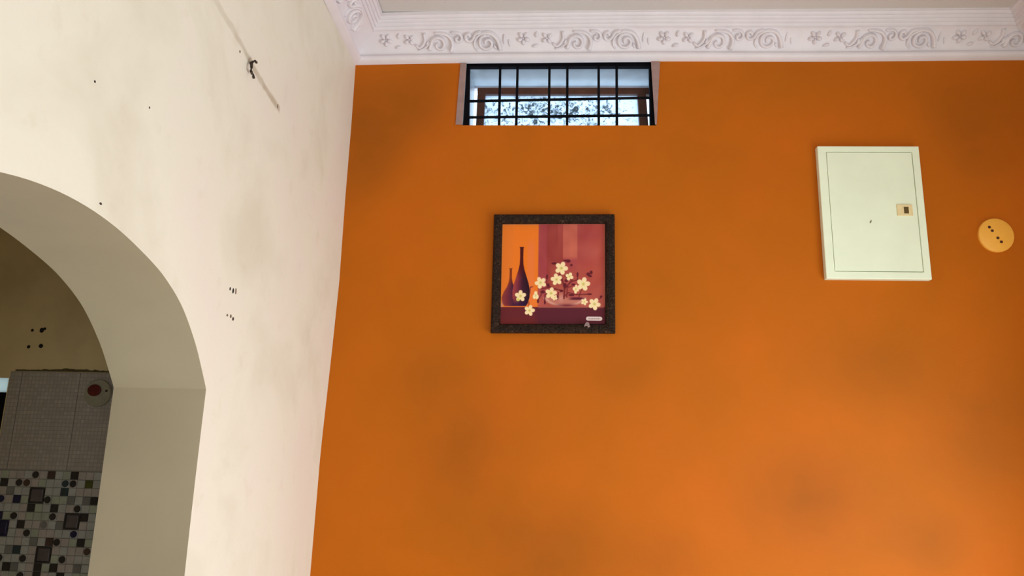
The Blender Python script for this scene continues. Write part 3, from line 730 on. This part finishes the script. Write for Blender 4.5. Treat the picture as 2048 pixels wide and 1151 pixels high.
for (zx, zy), kind, mt, w, h in DARK:
    p = onY(*Z(zx, zy), YT)
    ci = round((p.x-w*cs_/2-fx)/cs_); ri_ = round((tz0-(p.z+h*cs_/2))/cs_)
    cells = [(ci+a_, ri_+b_) for a_ in range(w) for b_ in range(h)]
    if any(q in occ for q in cells): continue
    for q in cells: occ[q] = 1
    cxp, czp = fx+(ci+w/2)*cs_, tz0-(ri_+h/2)*cs_
    if cxp-w*cs_/2 < mx0-.001:
        if kind == 'frame':
            # only the half beyond the window edge survives
            wv = cxp+w*cs_/2-mx0
            if wv > .008: piece('sq', mt, mx0+wv/2, czp, wv-.0012, h*cs_-.0012)
        continue
    if kind == 'frame':
        W_ = w*cs_-.0012; tck = .0052
        for (ox, oz, ww, hh) in ((0, W_/2-tck/2, W_, tck), (0, -W_/2+tck/2, W_, tck), (-W_/2+tck/2, 0, tck, W_-2*tck-.0004), (W_/2-tck/2, 0, tck, W_-2*tck-.0004)):
            piece('sq', mt, cxp+ox, czp+oz, ww, hh)
        piece('sq', 'm' if mt == 'k' else 'n', cxp, czp, W_-2*tck-.001, W_-2*tck-.001)
    elif kind == 'round':
        piece('sq', random.choice('aab'), cxp, czp, cs_-.0012, cs_-.0012)
        piece('round', mt, cxp, czp, cs_*.86, cs_*.86, -.0022)
    else: piece('sq', mt, cxp, czp, cs_*.98-.0012, cs_*.98-.0012)
for r_ in range(0, 14):
    for c_ in range(ncol0, 17):
        if (c_, r_) in occ: continue
        a_, b_ = fx+c_*cs_, fx+(c_+1)*cs_
        a_ = max(a_, mx0)
        if b_-a_ < .006 or b_ > -1.40: continue
        piece('sq', random.choice('aaabbccad' if random.random() < .4 else 'aabbc'), (a_+b_)/2, tz0-(r_+.5)*cs_, b_-a_-.0012, cs_-.0012)
zb = tz0-14*cs_
for k in range(4):
    x_a = mx0+k*.2; x_b = min(x_a+.2, XL-TH-.002)
    if x_b-x_a < .02: continue
    for j in range(4):
        bevel(mesh_obj('wall_tile', *box(x_a+.0008, x_b-.0008, YT, YT+.006, max(0.01, zb-(j+1)*.3+.001), zb-j*.3-.001), M_LINEN, tile_wall), .0012)
# grout-coloured plain tile strip between the mosaic and the partition
bevel(mesh_obj('wall_tile', *box(-1.40+.004, XL-TH-.002, YT, YT+.006, zb, zm), M_LINEN, tile_wall), .0012)

# small window of that room: frosted top pane, dark shutter panel, frosted lower pane
def frosted():
    s = NT('frosted_glass'); s.t.nodes.remove(s.b)
    tl = s.n('ShaderNodeBsdfTranslucent'); tl.inputs[0].default_value = (.78, .84, .84, 1); gl = s.n('ShaderNodeBsdfGlossy'); gl.inputs['Roughness'].default_value = .3
    m1 = s.n('ShaderNodeMixShader'); m1.inputs[0].default_value = .06; s.l(tl.outputs[0], m1.inputs[1]); s.l(gl.outputs[0], m1.inputs[2])
    s.l(m1.outputs[0], s.out.inputs['Surface']); return s.m
M_FROST = frosted()
fr = .0
parts = [box(kx0, kx1, DY+.05, DY+.08, kz0, kz0+.03), box(kx0, kx0+.03, DY+.05, DY+.08, kz0, kz1)]
w2 = struct(mesh_obj('window_2', *join(*parts), M_BLACK))
zp1, zp2 = onY(10, 784).z, onY(2, 868).z
mesh_obj('pane', *box(kx0+.03, kx1, DY+.004, DY+.008, zp1, kz1), M_FROST, w2)
mesh_obj('shutter_panel', *box(kx0, kx1, DY+.002, DY+.012, zp2, zp1), M_BLACK, w2)
mesh_obj('pane', *box(kx0+.03, kx1, DY+.004, DY+.008, kz0+.03, zp2), M_FROST, w2)

# pin holes in the ochre wall
for px, py, r in ((65, 660, .005), (84, 660, .0085), (90, 657, .005), (57.5, 693, .006), (82, 691.5, .0075)):
    p = onY(px, py); a_ = [(p.x+r*math.cos(t)*random.uniform(.85, 1.1), DY-.0012, p.z+r*math.sin(t)*random.uniform(.85, 1.1)) for t in [2*math.pi*k/10 for k in range(10)]]
    mesh_obj('drill_hole', *prism(a_, [(x, DY-.0001, z) for x, y, z in a_]), M_HOLE, far_wall)
# round outlet on the tiles
c = onY(199, 786, YT); R_ = .045
ro = thing('round_outlet', 'pale round outlet plate with dark red centre on tiled wall behind the arch', 'outlet', (c.x, YT, c.z-R_))
M_OUT = plain('pale_outlet_plastic', (158, 152, 130), .5, var=.12, scale=40)
o = mesh_obj('plate', *disc(c.x, c.z, R_, YT-.014, YT, 40), M_OUT, ro); bevel(o, .004, 3)
hc = onY(189.5, 780, YT-.014)
M_RED = plain('dark_red_cap', (92, 12, 8), .5, var=.3, scale=60)
o = mesh_obj('cap', *disc(hc.x, hc.z, .0195, YT-.020, YT-.013, 28, rx=.023), M_RED, ro); bevel(o, .003, 2)
hc = onY(213, 781, YT-.014); mesh_obj('screw', *disc(hc.x, hc.z, .004, YT-.0155, YT-.013, 12), M_METAL, ro)
